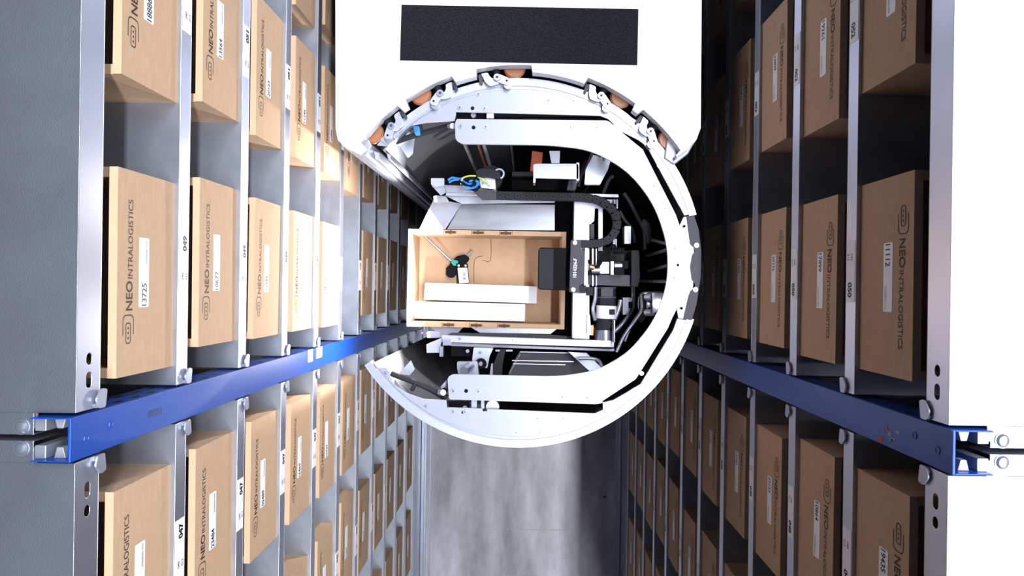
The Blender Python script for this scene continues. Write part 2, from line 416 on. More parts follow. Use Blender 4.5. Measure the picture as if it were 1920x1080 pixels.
for (dx, dy, w_, h_, a_) in ((0, .01, .04, .012, 1.3), (.01, -.02, .05, .012, 1.5), (-.012, -.012, .05, .010, 1.45), (0, -.035, .045, .014, .2), (-.02, .015, .012, .02, .5)):
    c_, s_ = math.cos(a_), math.sin(a_)
    b.prism([(q.x+dx+u*c_-v*s_, q.y+dy+u*s_+v*c_) for u, v in ((-w_/2, -h_/2), (w_/2, -h_/2), (w_/2*.9, h_/2), (-w_/2, h_/2*.7))], .0003, .0009)
tag(part('tape_scrap', b, 'tape_residue'), 'torn pale tape scrap stuck on the dark side of the aisle floor', 'tape')

# ---------------------------------------------------------------- cardboard boxes
BW, BD, BH = .315, .510, .175
def box_body():
    b = B(); T, t = .013, .015; h = BW/2
    # front and back walls (rolled double board), side walls with three hand-lock notches each
    b.box(-T, 0, -h, h, 0, BH); b.box(-BD, -BD+T, -h, h, 0, BH)
    for s_ in (-1, 1):
        ys = sorted((s_*h, s_*(h-t)))
        prof = [(-T, 0), (-T, BH-.003)]
        for c in (-.135, -.225, -.315):
            prof += [(c+.022, BH-.003), (c+.020, BH-.009), (c+.004, BH-.010), (c, BH-.016), (c-.004, BH-.010), (c-.020, BH-.009), (c-.022, BH-.003)]
        prof += [(-BD+T, BH-.003), (-BD+T, 0)]
        mt = Matrix(((1, 0, 0, 0), (0, 0, 1, 0), (0, 1, 0, 0), (0, 0, 0, 1)))
        b.prism(prof, ys[0], ys[1], mt)
    b.box(-BD+T, -T, -h+t, h-t, .001, .005)
    bmesh.ops.bevel(b.bm, geom=[e for e in b.bm.edges if e.is_manifold and e.calc_face_angle(0) > 1.2 and e.calc_length() > .02], offset=.0022, segments=2, affect='EDGES', profile=.6)
    # torn corrugated edges showing at the notches
    b.mi = 1
    for s_ in (-1, 1):
        for c in (-.135, -.225, -.315):
            ys = sorted((s_*(h-.0005), s_*(h-t+.0005))); b.box(c-.018, c+.018, ys[0]+.003, ys[1]-.003, BH-.012, BH-.0088)
    return b.mesh('box_body', ['cardboard', 'cardboard_core'])
def box_logo():
    b = B(); zc = BH-.031; s0 = -BW/2+.050
    outer = rounded([(s0+.009, zc+.0065), (s0+.009, zc+.015, .007), (s0+.043, zc+.015, .009), (s0+.043, zc-.015, .009), (s0+.009, zc-.015, .007), (s0+.009, zc-.0065)], 0)
    outer = rounded([(s0+.0085, zc+.0065, 0), (s0+.0085, zc+.015, .007), (s0+.043, zc+.015, .010), (s0+.043, zc-.015, .010), (s0+.0085, zc-.015, .007), (s0+.0085, zc-.0065, 0)], .007, 5)
    add_path(b, outer[6:-6], .0017)
    inner = rounded([(s0, zc+.0065), (s0+.031, zc+.0065), (s0+.031, zc-.0065), (s0, zc-.0065)], .005, 5)
    add_path(b, inner, .0017, True)
    for c in (.008, .0155, .023):
        vs = [b.bm.verts.new((.0006, s0+c+.0018*math.cos(i*PI/6), zc+.0018*math.sin(i*PI/6))) for i in range(12)]; b._f(vs)
    return b.mesh('printed_logo', 'print_ink')
def box_words():
    b = B(); z0 = BH-.0425; s0 = -BW/2
    add_text(b, 'NEO', (.0006, s0+.100, z0), (0, 1, 0), (0, 0, 1), .045, .0185, .015)
    add_text(b, 'INTRALOGISTICS', (.0006, s0+.149, z0), (0, 1, 0), (0, 0, 1), .121, .0135, .0)
    return b.mesh('printed_words', 'print_ink')
def box_sticker():
    b = B(); s0 = -BW/2+.104; mt = Matrix(((0, 0, 1, 0), (1, 0, 0, 0), (0, 1, 0, 0), (0, 0, 0, 1)))
    b.prism(rounded([(s0, BH-.0915), (s0+.110, BH-.0915), (s0+.110, BH-.0620), (s0, BH-.0620)], .003, 4), .0001, .0006, mt)
    return b.mesh('sticker', 'sticker')
ME_BODY, ME_LOGO, ME_WORDS, ME_STICK = box_body(), box_logo(), box_words(), box_sticker()
def sticker_code(num):
    b = B(); s0 = -BW/2+.104
    add_text(b, '002000000'+num, (.0008, s0+.069, BH-.086), (0, 1, 0), (0, 0, 1), .037, .005)
    return b.mesh('sticker_code', 'black_ink')
def sticker_print(num):
    b = B(); s0 = -BW/2+.104
    add_text(b, num, (.0008, s0+.002, BH-.085), (0, 1, 0), (0, 0, 1), .036, .0150, .02)
    return b.mesh('sticker_number', 'black_ink')
def storage_box(x, y, z, rz, num, label, group='cardboard boxes on the rack shelves', small=True):
    r = empty('storage_box', (x, y, z), rz)
    link('box_body', ME_BODY, r); link('printed_logo', ME_LOGO, r); link('printed_words', ME_WORDS, r)
    s = link('sticker', ME_STICK, r); link('sticker_number', sticker_print(num), s)
    if small: link('sticker_code', sticker_code(num), s)
    tag(r, label, 'box', group); return r
# measured start of each box along the aisle (lower end), per tier between shelf k and k+1
BOXES = {
 -1: {'up': {1: [-.143, .310], 2: [-.118, .338], 3: [-.122, .332, .79], 4: [-.122, .332, .728], 5: [-.126, .336, .773], 6: [None, .320], 7: [-.110, .327], 8: [-.114, .330], 9: [-.110, .341], 10: [-.115, .335], 11: [None, .33]},
      'low': {1: [-.312], 2: [-.308, -.76], 3: [-.307, -.76], 4: [-.309, -.765], 5: [-.317, -.761], 6: [-.320, -.727], 7: [-.313, -.761, -1.20], 8: [-.310, -.767, -1.22], 9: [-.315, -.771, -1.225], 10: [-.318, -.775, -1.215], 11: [-.312, -.757, -1.215]}},
 1: {'up': {1: [-.131, .342], 2: [-.133, .323], 3: [-.126, .342], 4: [-.124, .342, .79], 5: [-.118, .326, .79], 6: [-.12, .335, .79], 7: [None, .33], 8: [None, .335]},
     'low': {1: [-.302], 2: [-.306, -.76], 3: [-.327, -.775], 4: [-.329, -.77], 5: [-.325, -.768], 6: [-.309, -.779], 7: [-.306, -.737], 8: [-.325, -.729, -1.19], 9: [-.315, -.758, -1.22], 10: [-.325, -.756, -1.215], 11: [-.330, -.767, -1.235]}}}
KNOWN = {(-1, 'up', 1, 0): '13725', (-1, 'up', 1, 1): '18886', (-1, 'up', 2, 0): '10677', (-1, 'up', 2, 1): '13564', (-1, 'up', 3, 0): '22946', (-1, 'up', 3, 1): '20123',
 (-1, 'up', 4, 1): '11246', (-1, 'up', 4, 0): '10021', (-1, 'up', 5, 1): '22806', (-1, 'low', 2, 0): '23484', (-1, 'low', 3, 0): '02489', (-1, 'low', 5, 0): '15729',
 (1, 'up', 1, 0): '11112', (1, 'up', 2, 0): '17899', (1, 'up', 3, 0): '20276', (1, 'up', 4, 0): '21705', (1, 'up', 5, 0): '14024', (1, 'up', 2, 1): '19261', (1, 'up', 3, 1): '23809',
 (1, 'low', 1, 0): '19435', (1, 'low', 2, 0): '10864', (1, 'low', 3, 0): '23255', (1, 'low', 4, 0): '15382', (1, 'low', 5, 0): '11170'}
rnd = random.Random(11)
for side in (-1, 1):
    for bay in ('up', 'low'):
        for k, starts in BOXES[side][bay].items():
            for i, s in enumerate(starts):
                num = KNOWN.get((side, bay, k, i), '%05d' % rnd.randint(10000, 24999)); j1, j2 = rnd.uniform(-.003, .003), rnd.uniform(-.006, .006)
                if s is None: continue
                cy = s+BW/2 if bay == 'up' else s-BW/2
                sx = -side; X = (XL if side < 0 else XR)-sx*(.006+abs(j1))
                sd = 'left' if side < 0 else 'right'; bw = 'above' if bay == 'up' else 'below'
                known = (side, bay, k, i) in KNOWN and k <= 3
                lb = '%scardboard box%s, %s rack\'s %s shelf down, %s %s the blue post' % ('' if known else 'brown ', ' stickered '+num if known else '', sd, ORD[k+1], ORD[i+1], bw)
                storage_box(X, cy, H-dk(k+1)+.0002, (0 if side < 0 else PI)+j2, num, lb, small=k <= 4)

# ---------------------------------------------------------------- the box on the robot's lift, and what lies in it
DR = 2.39
qa, qb = at(764, 430, DR), at(764, 611, DR)
RB = ((qa+qb)/2)
LIFT_Z = H-DR-BH
tb = storage_box(RB.x, RB.y, LIFT_Z, PI-ROLL*.4, '21840', 'open cardboard box on the robot\'s lift holding a tool and two white cartons', 'cardboard boxes on the rack shelves')
tb['group'] = 'cardboard box carried by the robot'
b = B()
for pts in (((920, 440), (920, 487), (905, 488)), ((889, 532), (889, 492), (895, 482), (905, 480))):
    P3 = [at(x, y, H-LIFT_Z-.006) for x, y in pts]
    rm = Matrix.Rotation(-tb.rotation_euler.z, 3, 'Z'); b.tube([rm @ (v-tb.location) for v in P3], .0008, 5, 3)
part('lock_slit', b, 'cardboard_core', tb)
for (pts, nm, dd) in (([(797, 530), (1007, 537), (1006, 569), (795, 562)], 'upper', 2.47), ([(776, 565), (985, 570), (984, 603), (774, 597)], 'lower', 2.465)):
    b = B(); hgt = dd; b.pprism([(pts[0][0], pts[0][1], 3), (pts[1][0], pts[1][1], 3), (pts[2][0], pts[2][1], 1), (pts[3][0], pts[3][1], 1)], dd, (H-dd)-(LIFT_Z+.006), rnd=1)
    me = b.mesh('long_carton', 'carton_white'); o = link('long_carton', me, bevel=.0015)
    tag(o, 'long slim white carton in the robot\'s box, the %s one%s' % (nm, ' beside the black tool' if nm == 'upper' else ' against the box wall'), 'carton', 'white cartons in the lifted box')
# T-handle hex key with hang card
zt = LIFT_Z+.016; dz = H-zt
r = empty('hex_key', at(855, 500, dz))
def rel(o, v): return v-o.location
def at0(o, x, y, d): return at(x, y, d)-o.location
b = B(); b.cyl(at0(r, 846, 489, dz), at0(r, 792, 439, dz-.02), .0042, 14); part('shaft', b, 'screw_steel', r, smooth=True)
b = B(); b.cyl(at0(r, 873, 484, dz), at0(r, 886, 470, dz-.006), .0045, 14); part('short_tip', b, 'screw_steel', r, smooth=True)
b = B(); b.pprism([(857, 480), (866, 478), (872, 477), (880, 484), (876, 491), (872, 494), (862, 496), (854, 505), (855, 513), (850, 520), (843, 521), (836, 516), (837, 508), (836, 502), (842, 498), (846, 490)], dz-.014, .026, 3)
for v in b.bm.verts: v.co -= r.location
part('handle', b, 'black_plastic', r, bevel=.003)
b = B(); b.pprism([(847, 486), (859, 489), (858, 498), (850, 498), (846, 493)], dz-.0165, .004, 1)
for v in b.bm.verts: v.co -= r.location
part('handle_band', b, 'teal_plastic', r, label='teal green band on the handle')
tag(r, 'black T-handle hex key with silver shaft lying in the lifted box', 'hex key')
r = empty('hang_card', at(868, 510, dz-.016))
b = B(); b.pprism([(855, 494), (877, 494), (880, 531), (858, 532)], dz-.017, .0015, 1)
for v in b.bm.verts: v.co -= r.location
part('card', b, 'black_plastic', r)
b = B(); b.pprism([(858, 502), (876, 502), (879, 530), (861, 531)], dz-.0176, .0006)
for v in b.bm.verts: v.co -= r.location
part('card_label', b, 'sticker', r, label='white barcode label')
b = B()
for k in range(9):
    y0 = 511+k*.8; b.pprism([(868, y0), (873, y0), (873, y0+.4), (868, y0+.4)], dz-.0181, .0004)
for k in range(7):
    y0 = 520+k*.7; b.pprism([(868, y0), (873.5, y0), (873.5, y0+.4), (868, y0+.4)], dz-.0181, .0004)
for v in b.bm.verts: v.co -= r.location
part('barcode', b, 'black_ink', r)
for xx in (860, 873):
    b = B(); b.cyl(at0(r, xx, 498, dz-.0171), at0(r, xx, 498, dz-.0186), .004, 14); part('card_eyelet', b, 'white_steel', r)
tag(r, 'small black hang card with white barcode label beside the hex key', 'card')

# ---------------------------------------------------------------- the robot
R0 = empty('picking_robot', (0, 0, 0))
DC, DG = 1.95, 2.00                    # cover top, ring top
CC = at(971.5, 493, DG); RR = px(345, DG)
def ang(a, r, d=DG): return (CC.x+r*math.cos(math.radians(a)), CC.y+r*math.sin(math.radians(a)))
def pol(x, y, d=DG):
    v = at(x, y, d); return math.degrees(math.atan2(v.y-CC.y, v.x-CC.x)), math.hypot(v.x-CC.x, v.y-CC.y)
PODS = [(143.6, 128.0, -1), (125.4, 110, -1), (103.3, 86.8, 1), (69.9, 54.3, 1), (51.6, 35.0, 1)]
# cover: white shell with a concave front that hugs the ring, notched at the rollers
k_ = DC/DG
front = []
a = 144.0
rc = RR*1.002+.004
def incover(a): return any(lo-.01 <= a <= hi+.01 for hi, lo, _ in PODS)
arc = []
a = 143.9
while a > 33.5:
    arc.append(ang(a, rc+(.018 if incover(a) else 0))); a -= .5
def W(x, y, d=DC): v = at(x, y, d); return (v.x, v.y)
tl = [W(628, -420), W(629, 240), W(633, 262), W(645, 275), W(672, 287)]
tr = [W(1268, 296), W(1290, 279), W(1306, 262), W(1314, 240), W(1319, -420)]
b = B(); b.prism(tl+arc+tr, H-DC-.035, H-DC)
cover = part('cover', b, 'white_cover', R0, bevel=.008)
b = B(); b.pprism([(753, 9), (1197, 17), (1195, 122), (750, 113)], DC-.0015, .002); part('grip_mat', b, 'grip_mat', cover, label='black textured grip mat')
# body below the cover, set back so the rollers have room
arc2 = [ang(a, rc+.075) for a in [143-i*2 for i in range(55)]]
b = B(); b.prism([W(636, -420), W(637, 236), W(650, 262)]+arc2+[W(1290, 262), W(1306, 236), W(1312, -420)], .04, H-DC-.035)
part('tower_body', b, 'mid_grey', R0)
# floor plate of the roller recesses
b = B(); b.prism([W(650, 200)]+[ang(a, RR+.0035) for a in [141-i*2 for i in range(53)]]+[W(1290, 200)], H-2.10, H-2.07); part('recess_tray', b, 'dark_grey', R0)
# corner jambs running down beside the drum
for nm, pts in (('side_jamb', [(636, 258), (645, 277), (672, 290), (688, 294), (697, 272), (680, 240), (650, 230)]), ('side_jamb', [(1250, 262), (1246, 296), (1264, 309), (1290, 289), (1306, 262), (1290, 240)])):
    b = B(); b.pprism(pts, DC+.036, H-DC-.036-.04); part(nm, b, 'white_steel', R0, bevel=.003)
# door edge strips beside the left jamb
for (x0, y0, x1, y1) in ((700, 288, 712, 300), (724, 292, 733, 300)):
    b = B(); b.pprism([(x0, y0-6), (x1, y0-2), (x1, y1), (x0+4, y1)], 2.03, 1.9); part('edge_strip', b, 'aluminium', R0, bevel=.002)

# drum: C-shaped turning mast with polished inner walls, opening to the left
rd = RR-px(14, DG)
b = B(); b.arcwall(CC, rd-.004, rd, 96, 141, .06, H-DG-.004); part('drum_wall', b, 'polished_steel', R0, smooth=True, label='polished steel wall')
b = B(); b.arcwall(CC, rd-.004, rd, 215.5, 262, .06, H-DG-.004); part('drum_wall', b, 'polished_steel', R0, smooth=True, label='polished steel wall')
b = B(); b.arcwall(CC, rd-.004, rd, -98, 96, .06, H-DG-.004, 80); part('drum_back', b, 'black_gloss', R0, smooth=True, label='glossy black back wall')
b = B(); b.prism([ang(a, rd-.002) for a in range(0, 360, 5)], .02, .06); part('drum_base', b, 'black_plastic', R0)
b = B(); b.prism([ang(a, rd-.004) for a in [100-i*5 for i in range(41)]], .9, .91); part('inner_deck', b, 'black_plastic', R0)

# ring plate (outer)
def arcpts(a0, a1, r, n=40): return [ang(a0+(a1-a0)*i/n, r) for i in range(n+1)]
def Pw(l, d=DG): return [W(x, y, d) for x, y in l]
# lower outer plate: tip at left, crescent window, straight inner edge, slot
low_in = Pw([(705, 690), (724, 689), (731, 697), (732, 712), (740, 722), (765, 738), (795, 748), (837, 750), (838, 764), (905, 766), (905, 771), (913, 771), (913, 767), (1115, 775), (1131, 768), (1131, 752), (1120, 757), (1150, 750), (1176, 735), (1187, 728), (1201, 720), (1262, 619), (1270, 597), (1298, 602)])
b = B(); b.prism(arcpts(215.2, 341.5, RR)+low_in[::-1], H-DG-.006, H-DG)
ring = part('ring_plate', b, 'white_steel', R0, bevel=.0015)
up_in = Pw([(1302, 400), (1283, 404), (1277, 392), (1270, 380), (1217, 282), (1207, 270), (1196, 262), (1152, 240), (1150, 232), (1140, 223), (1125, 217), (855, 210), (855, 216), (852, 227), (800, 230), (765, 236), (748, 248), (740, 262), (726, 274), (712, 273)])
b = B(); b.prism(arcpts(141, 15.5, RR)+up_in, H-DG-.006, H-DG)
ring2 = part('ring_plate', b, 'white_steel', R0, bevel=.0015)
# raised rim running on the outer edge
for a0, a1 in ((214.5, 343), (16, 139)):
    b = B(); b.arcwall(CC, RR-px(13, DG), RR+.001, a0, a1, H-DG-.030, H-DG+.004, 90); part('ring_rim', b, 'aluminium', R0, smooth=True)
    b = B(); b.arcwall(CC, RR-px(19, DG), RR-px(16.5, DG), a0+4, a1-4, H-DG, H-DG+.002, 90); part('ring_bead', b, 'screw_steel', R0, smooth=True)
# inner C arm plate, one level higher
arm = [(853, 230, 4), (857, 223, 2), (1140, 226, 6), (1190, 268, 3), (1205, 280, 3), (1267, 402, 3), (1275, 425, 3), (1285, 470, 10), (1284, 550, 20), (1261, 595, 4), (1252, 616, 4), (1192, 711, 4), (1166, 728, 3), (1131, 751, 2), (1120, 758, 3), (842, 749, 4), (839, 708, 8), (848, 702, 6), (1050, 706, 40), (1120, 695, 30), (1180, 660, 30), (1228, 600, 40), (1252, 530, 40), (1252, 460, 40), (1228, 385, 40), (1180, 322, 40), (1110, 281, 40), (1030, 272, 30), (866, 270, 8), (854, 262, 6)]
b = B(); b.pprism(arm, DG-.012, .010, 5, 7)
armo = part('arm_plate', b, 'white_steel', R0, bevel=.002)
# bridge plate on the right between arm and bumper
b = B(); b.pprism([(1272, 428), (1282, 406), (1290, 407), (1300, 445), (1302, 500), (1298, 560), (1290, 598), (1272, 597), (1266, 560), (1266, 430)], DG-.004, .008, 3); part('bridge_plate', b, 'white_steel', R0, bevel=.0015)
b = B(); b.pprism([(1287, 406), (1301, 403), (1310, 430), (1315, 470), (1314, 520), (1306, 570), (1297, 601), (1281, 598), (1291, 555), (1295, 545), (1303, 540), (1303, 532), (1297, 524), (1294, 500), (1298, 478), (1303, 472), (1301, 464), (1294, 458)], DG-.006, .020, 2)
bump = part('bumper', b, 'mid_grey', R0, bevel=.002, label='dark grey bumper arc')
# raised tray mouldings on the ring (long shallow pockets right of the pods)
for pts in ([(1185, 262), (1200, 262), (1248, 330), (1287, 404), (1280, 412), (1268, 408), (1225, 330)], [(1182, 724), (1196, 728), (1240, 700), (1284, 618), (1278, 604), (1266, 612), (1225, 672)]):
    pass
def screw_me():
    b = B(); b.cyl((0, 0, 0), (0, 0, .0015), .0075, 22); b.cyl((0, 0, .0015), (0, 0, .004), .0050, 18, .0044); b.mi = 1; b.cyl((0, 0, .0040), (0, 0, .0042), .0021, 6)
    return b.mesh('screw', ['screw_steel', 'mid_grey'], True)
SC = screw_me()
def screw(x, y, d, par, s=1.): o = link('screw', SC, par, at(x, y, d)); o.scale = (s, s, s); o.rotation_euler = (0, 0, (x*7+y) % 3); return o
for x, y in ((897, 177), (862, 202), (909, 203), (1028, 189), (1075, 190), (1178, 244), (1200, 306), (1237, 310)): screw(x, y, DG, ring2)
for x, y in ((723, 700), (799, 762), (967, 811), (1012, 811), (1055, 784), (1008, 784), (850, 772), (872, 772), (1160, 752), (1203, 700)): screw(x, y, DG, ring, .8)
for x, y in ((864, 237), (911, 238), (1070, 239), (1118, 240), (1226, 349), (1247, 391), (1264, 466), (1263, 520), (850, 733), (897, 734), (1054, 744), (1101, 745)): screw(x, y, DG-.012, armo)
for x, y in ((1306, 460), (1304, 543)): screw(x, y, DG-.006, bump, .9)
# small through holes read as dark discs sunk in the plates
def dot(x, y, d, r, par, m='black_plastic'):
    b = B(); v = at(x, y, d); b.cyl(v, v+Vector((0, 0, .0008)), r, 16); part('hole_plug', b, m, par)
for x, y in ((888, 239), (874, 733)): dot(x, y, DG-.012, .0052, armo)
for x, y in ((886, 203),): dot(x, y, DG, .005, ring2)
dot(868, 773, DG, .004, ring)
for x, y in ((1283, 424), (1271, 497), (1278, 578)): dot(x, y, DG-.012, .0035, armo)
# struts crossing the crescent windows, blue indicator
b = B(); b.tube([at(742, 266, 2.05), at(790, 250, 2.05), at(860, 232, 2.05)], .009, 6); part('window_strut', b, 'dark_grey', R0, smooth=True)
b = B(); b.tube([at(786, 228, 2.04), at(790, 250, 2.05)], .006, 6); part('window_strut', b, 'dark_grey', R0)
b = B(); b.pprism([(775, 236), (786, 236), (788, 252), (778, 253)], 2.03, .02, 3); led = part('indicator_lamp', b, 'blue_wire', R0, bevel=.002, label='blue indicator lamp')
b = B(); v = at(781, 246, 2.028); b.cyl(v, v+Vector((0, 0, .004)), .0035, 12); part('lamp_dot', b, 'blue_led', led)
b = B(); b.tube([at(733, 700, 2.05), at(790, 722, 2.05), at(838, 746, 2.05)], .008, 6); part('window_strut', b, 'dark_grey', R0, smooth=True)
b = B(); b.tube([at(772, 732, 2.04), at(779, 718, 2.05)], .006, 6); part('window_strut', b, 'dark_grey', R0)
for x, y in ((756, 262), (760, 688)):
    b = B(); b.pprism([(x-18, y-8), (x+22, y-4), (x+18, y+26), (x+8, y+34)], 2.10, .004, 2) if y < 400 else b.pprism([(x-12, y+12), (x+10, y-12), (x+18, y+4), (x+8, y+16)], 2.10, .004, 2)
    part('corner_gusset', b, 'aluminium', R0)

# roller pods
def pod(a0, a1, m):
    am = math.radians((a0+a1)/2 + (m*2.2)); r = RR
    o = Vector((CC.x+r*math.cos(am), CC.y+r*math.sin(am), 0)); n = Vector((math.cos(am), math.sin(am), 0)); t = Vector((math.sin(am), -math.cos(am), 0))*m
    s = px(1, DG)*.95
    def q(u, v, z=0): return o+t*(u*s)+n*(v*s)+Vector((0, 0, z))
    zt_ = H-DG+.020
    b = B(); pts = [q(u, v) for u, v in rounded([(-31, 12), (-17, 13), (-14, 4), (-8, 0), (4, -10), (-6, -13), (-17, -14), (-25, -4), (-28, 6)], 4)]
    b.prism([(p.x, p.y) for p in pts], zt_-.006, zt_)
    br = part('roller_bracket', b, 'aluminium', R0, bevel=.0015)
    b = B(); pts = [q(u, v) for u, v in rounded([(-6, 4), (4, 7), (24, -4), (26, -12), (18, -18), (8, -12), (-5, -6)], 6)]
    b.prism([(p.x, p.y) for p in pts], zt_, zt_+.004); part('pivot_link', b, 'aluminium', br, bevel=.001)
    b = B(); b.cyl(q(0, 0, zt_+.004), q(0, 0, zt_+.010), .0105, 22, .009); b.mi = 1; b.cyl(q(0, 0, zt_+.010), q(0, 0, zt_+.0105), .004, 8); part('pivot_bolt', b, ['screw_steel', 'mid_grey'], br, smooth=True)
    b = B(); b.cyl(q(18, -8, zt_+.004), q(18, -8, zt_+.0048), .0028, 12); part('link_hole', b, 'black_plastic', br)
    b = B(); b.cyl(q(19, -15, zt_-.016), q(19, -15, zt_-.001), .011, 24); part('guide_roller', b, 'screw_steel', br, smooth=True)
    b = B()
    for j in range(5): b.torus(q(0, 7+j*2.8, zt_-.002), n, .0085, .0011, 16, 5)
    b.cyl(q(0, 5, zt_-.002), q(0, 19, zt_-.002), .004, 10); part('spring', b, 'dark_grey', br, smooth=True)
    b = B(); c0 = q(36, 19.5, H-DG-.012); c1 = q(36, 19.5, H-DG+.008); b.cyl(c0, c1, .026, 32); b.torus((c0+c1)/2, (0, 0, 1), .024, .006, 32, 8)
    wh = part('support_wheel', b, 'orange_tyre', br, smooth=True, label='orange brown tyre')
    b = B(); b.pprism([(0, 0), (1, 0), (1, 1)], 2, .001); b.bm.clear()
    pts = [q(u, v) for u, v in ((-37, 10), (-31, 12), (-28, 4), (-30, -8), (-35, -6))]; b.prism([(p.x, p.y) for p in pts], zt_-.014, zt_-.003); part('bracket_foot', b, 'mid_grey', br)
for a0, a1, m in PODS: pod(a0, a1, m)

# end hardware of the arm slots
b = B(); b.pprism([(857, 211), (912, 213), (912, 223), (857, 222)], 2.035, .02); part('slot_block', b, 'black_plastic', R0)
b = B(); b.pprism([(912, 212), (926, 212), (926, 222), (912, 222)], 2.002, .02); part('slide_block', b, 'aluminium', R0, bevel=.001)
for (x, y) in ((888, 217), (872, 765)):
    b = B(); v = at(x, y, 2.03); b.cyl(v, v+Vector((0, 0, .01)), .007, 18); part('slot_pin', b, 'white_steel', R0, smooth=True)
for x0, x1 in ((884, 894), (902, 908)):
    b = B(); b.pbox(x0, 748, x1, 766, 2.01, .02); part('slot_spacer', b, 'white_steel', R0)
b = B(); v = at(924, 762, 2.03); b.cyl(v, v+Vector((0, 0, .012)), .018, 24); part('belt_pulley', b, 'aluminium', R0, smooth=True)
b = B(); b.pbox(841, 752, 880, 766, 2.04, .01); part('slot_block', b, 'black_plastic', R0)
for x, y in ((845, 236), (827, 736)):
    b = B(); b.cyl(at(x-2, y, 2.03), at(x+4, y, 2.0), .008, 14); part('stop_screw', b, 'screw_steel', R0, smooth=True)
    b = B(); v = at(x+7, y-4, 2.03); b.cyl(v, v+Vector((0, 0, .012)), .008, 14); part('rubber_stop', b, 'black_plastic', R0)

# mast rails going down inside the drum
def rail(x0, y0, x1, y1, d0, d1, m='aluminium', nm='mast_rail'):
    va, vb = at(x0, y0, d0), at(x1, y1, d0); b = B(); z0, z1 = H-d1, H-d0
    b.box(min(va.x, vb.x), max(va.x, vb.x), min(va.y, vb.y), max(va.y, vb.y), z0, z1); return part(nm, b, m, R0, bevel=.001)
rail(862, 250, 868, 258, 2.03, 4.2); rail(893, 262, 897, 268, 2.03, 4.2, 'copper'); rail(903, 262, 909, 268, 2.03, 4.2); rail(955, 250, 959, 262, 2.03, 4.2, 'mid_grey')
rail(1120, 262, 1124, 268, 2.04, 3.6); rail(1140, 280, 1144, 286, 2.04, 3.6, 'mid_grey')
b = B(); b.pprism([(1098, 318), (1112, 290), (1145, 300), (1140, 318), (1125, 346), (1096, 346)], 2.18, .02, 2); part('mast_bracket', b, 'aluminium', R0, bevel=.002)
b = B(); b.pprism([(998, 283), (1018, 286), (1014, 325), (994, 320)], 2.45, .05); part('cable_guide', b, 'orange_plastic', R0, label='orange cable guide')
b = B(); b.pprism([(1030, 283), (1050, 283), (1049, 306), (1034, 306)], 2.3, .01); part('sensor_plate', b, 'aluminium', R0)
b = B(); b.pprism([(1000, 309), (1004, 307), (1083, 307), (1085, 311), (1085, 336), (1000, 334)], 2.10, .006, 2); br = part('motor_bracket', b, 'white_steel', R0, bevel=.002)
b = B(); b.pbox(1000, 333, 1004, 342, 2.10, .06); b.pbox(1081, 305, 1086, 338, 2.10, .06); part('bracket_cheek', b, 'aluminium', br)
b = B(); b.pprism([(1067, 338), (1083, 338), (1079, 356), (1063, 356)], 2.22, .03); part('bracket_leg', b, 'mid_grey', br)
b = B(); b.pbox(960, 338, 1060, 356, 2.6, .03); part('cross_member', b, 'black_plastic', R0)
b = B(); b.pbox(960, 322, 1000, 330, 2.6, .03); part('cross_member', b, 'mid_grey', R0)

# lift carriage
D1 = 2.30
b = B(); b.pprism([(836, 358), (930, 360), (1160, 364), (1160, 370), (930, 366), (836, 366)], D1, .02); part('upper_rail', b, 'aluminium', R0, bevel=.001)
b = B(); b.pprism([(833, 366), (930, 366), (1040, 374), (1040, 380), (866, 382)], 2.34, .004); part('upper_tray', b, 'aluminium', R0)
v0 = [(866, 382), (1040, 384), (1040, 432), (835, 430)]
b = B(); b.pprism(v0, 2.40, .003); tr_ = part('slide_sheet', b, 'slide_steel', R0, label='scratched sheet metal slide')
b = B(); b.pprism([(814, 372), (866, 382), (838, 430), (786, 430)], 2.40, .003); part('entry_chamfer', b, 'white_steel', R0)
for pts in (((924, 394), (918, 410), (912, 423)), ((925, 406), (934, 414), (932, 420)), ((975, 418), (984, 425)), ((1006, 422), (1012, 414)), ((860, 404), (868, 400), (873, 402))):
    b = B(); b.tube([at(x, y, 2.3995) for x, y in pts], .0006, 4); part('scratch', b, 'white_steel', tr_)
b = B(); b.pprism([(870, 606), (1050, 612), (1032, 626), (900, 624)], 2.42, .003); part('slide_sheet', b, 'aluminium', R0)
b = B(); b.pprism([(800, 608), (872, 610), (855, 628), (832, 634)], 2.42, .003); part('entry_chamfer', b, 'white_steel', R0)
b = B(); b.pprism([(846, 624), (1032, 628), (1105, 634), (1105, 640), (830, 634)], 2.36, .01); part('lower_tray', b, 'mid_grey', R0)
b = B(); b.pprism([(828, 629), (1152, 639), (1152, 652), (828, 642)], 2.26, .020); lr = part('lower_rail', b, 'aluminium', R0, bevel=.002)
for x, y in ((862, 635), (1012, 641), (1112, 645), (961, 638)): screw(x, y, 2.26, lr, .7)
b = B(); b.pprism([(846, 644), (1152, 654), (1152, 659), (846, 649)], 2.30, .02); part('lower_rail', b, 'white_steel', R0, bevel=.001)
b = B(); b.pprism([(799, 646), (832, 632), (826, 648), (826, 662), (800, 662)], 2.28, .03); part('end_bracket', b, 'aluminium', R0, bevel=.002)
b = B(); b.pprism([(824, 650), (831, 650), (831, 669), (824, 669)], 2.26, .03); part('end_bracket', b, 'screw_steel', R0, bevel=.001)
b = B(); b.pprism([(830, 638), (846, 638), (846, 648), (830, 648)], 2.24, .02); part('end_bracket', b, 'screw_steel', R0, bevel=.001)
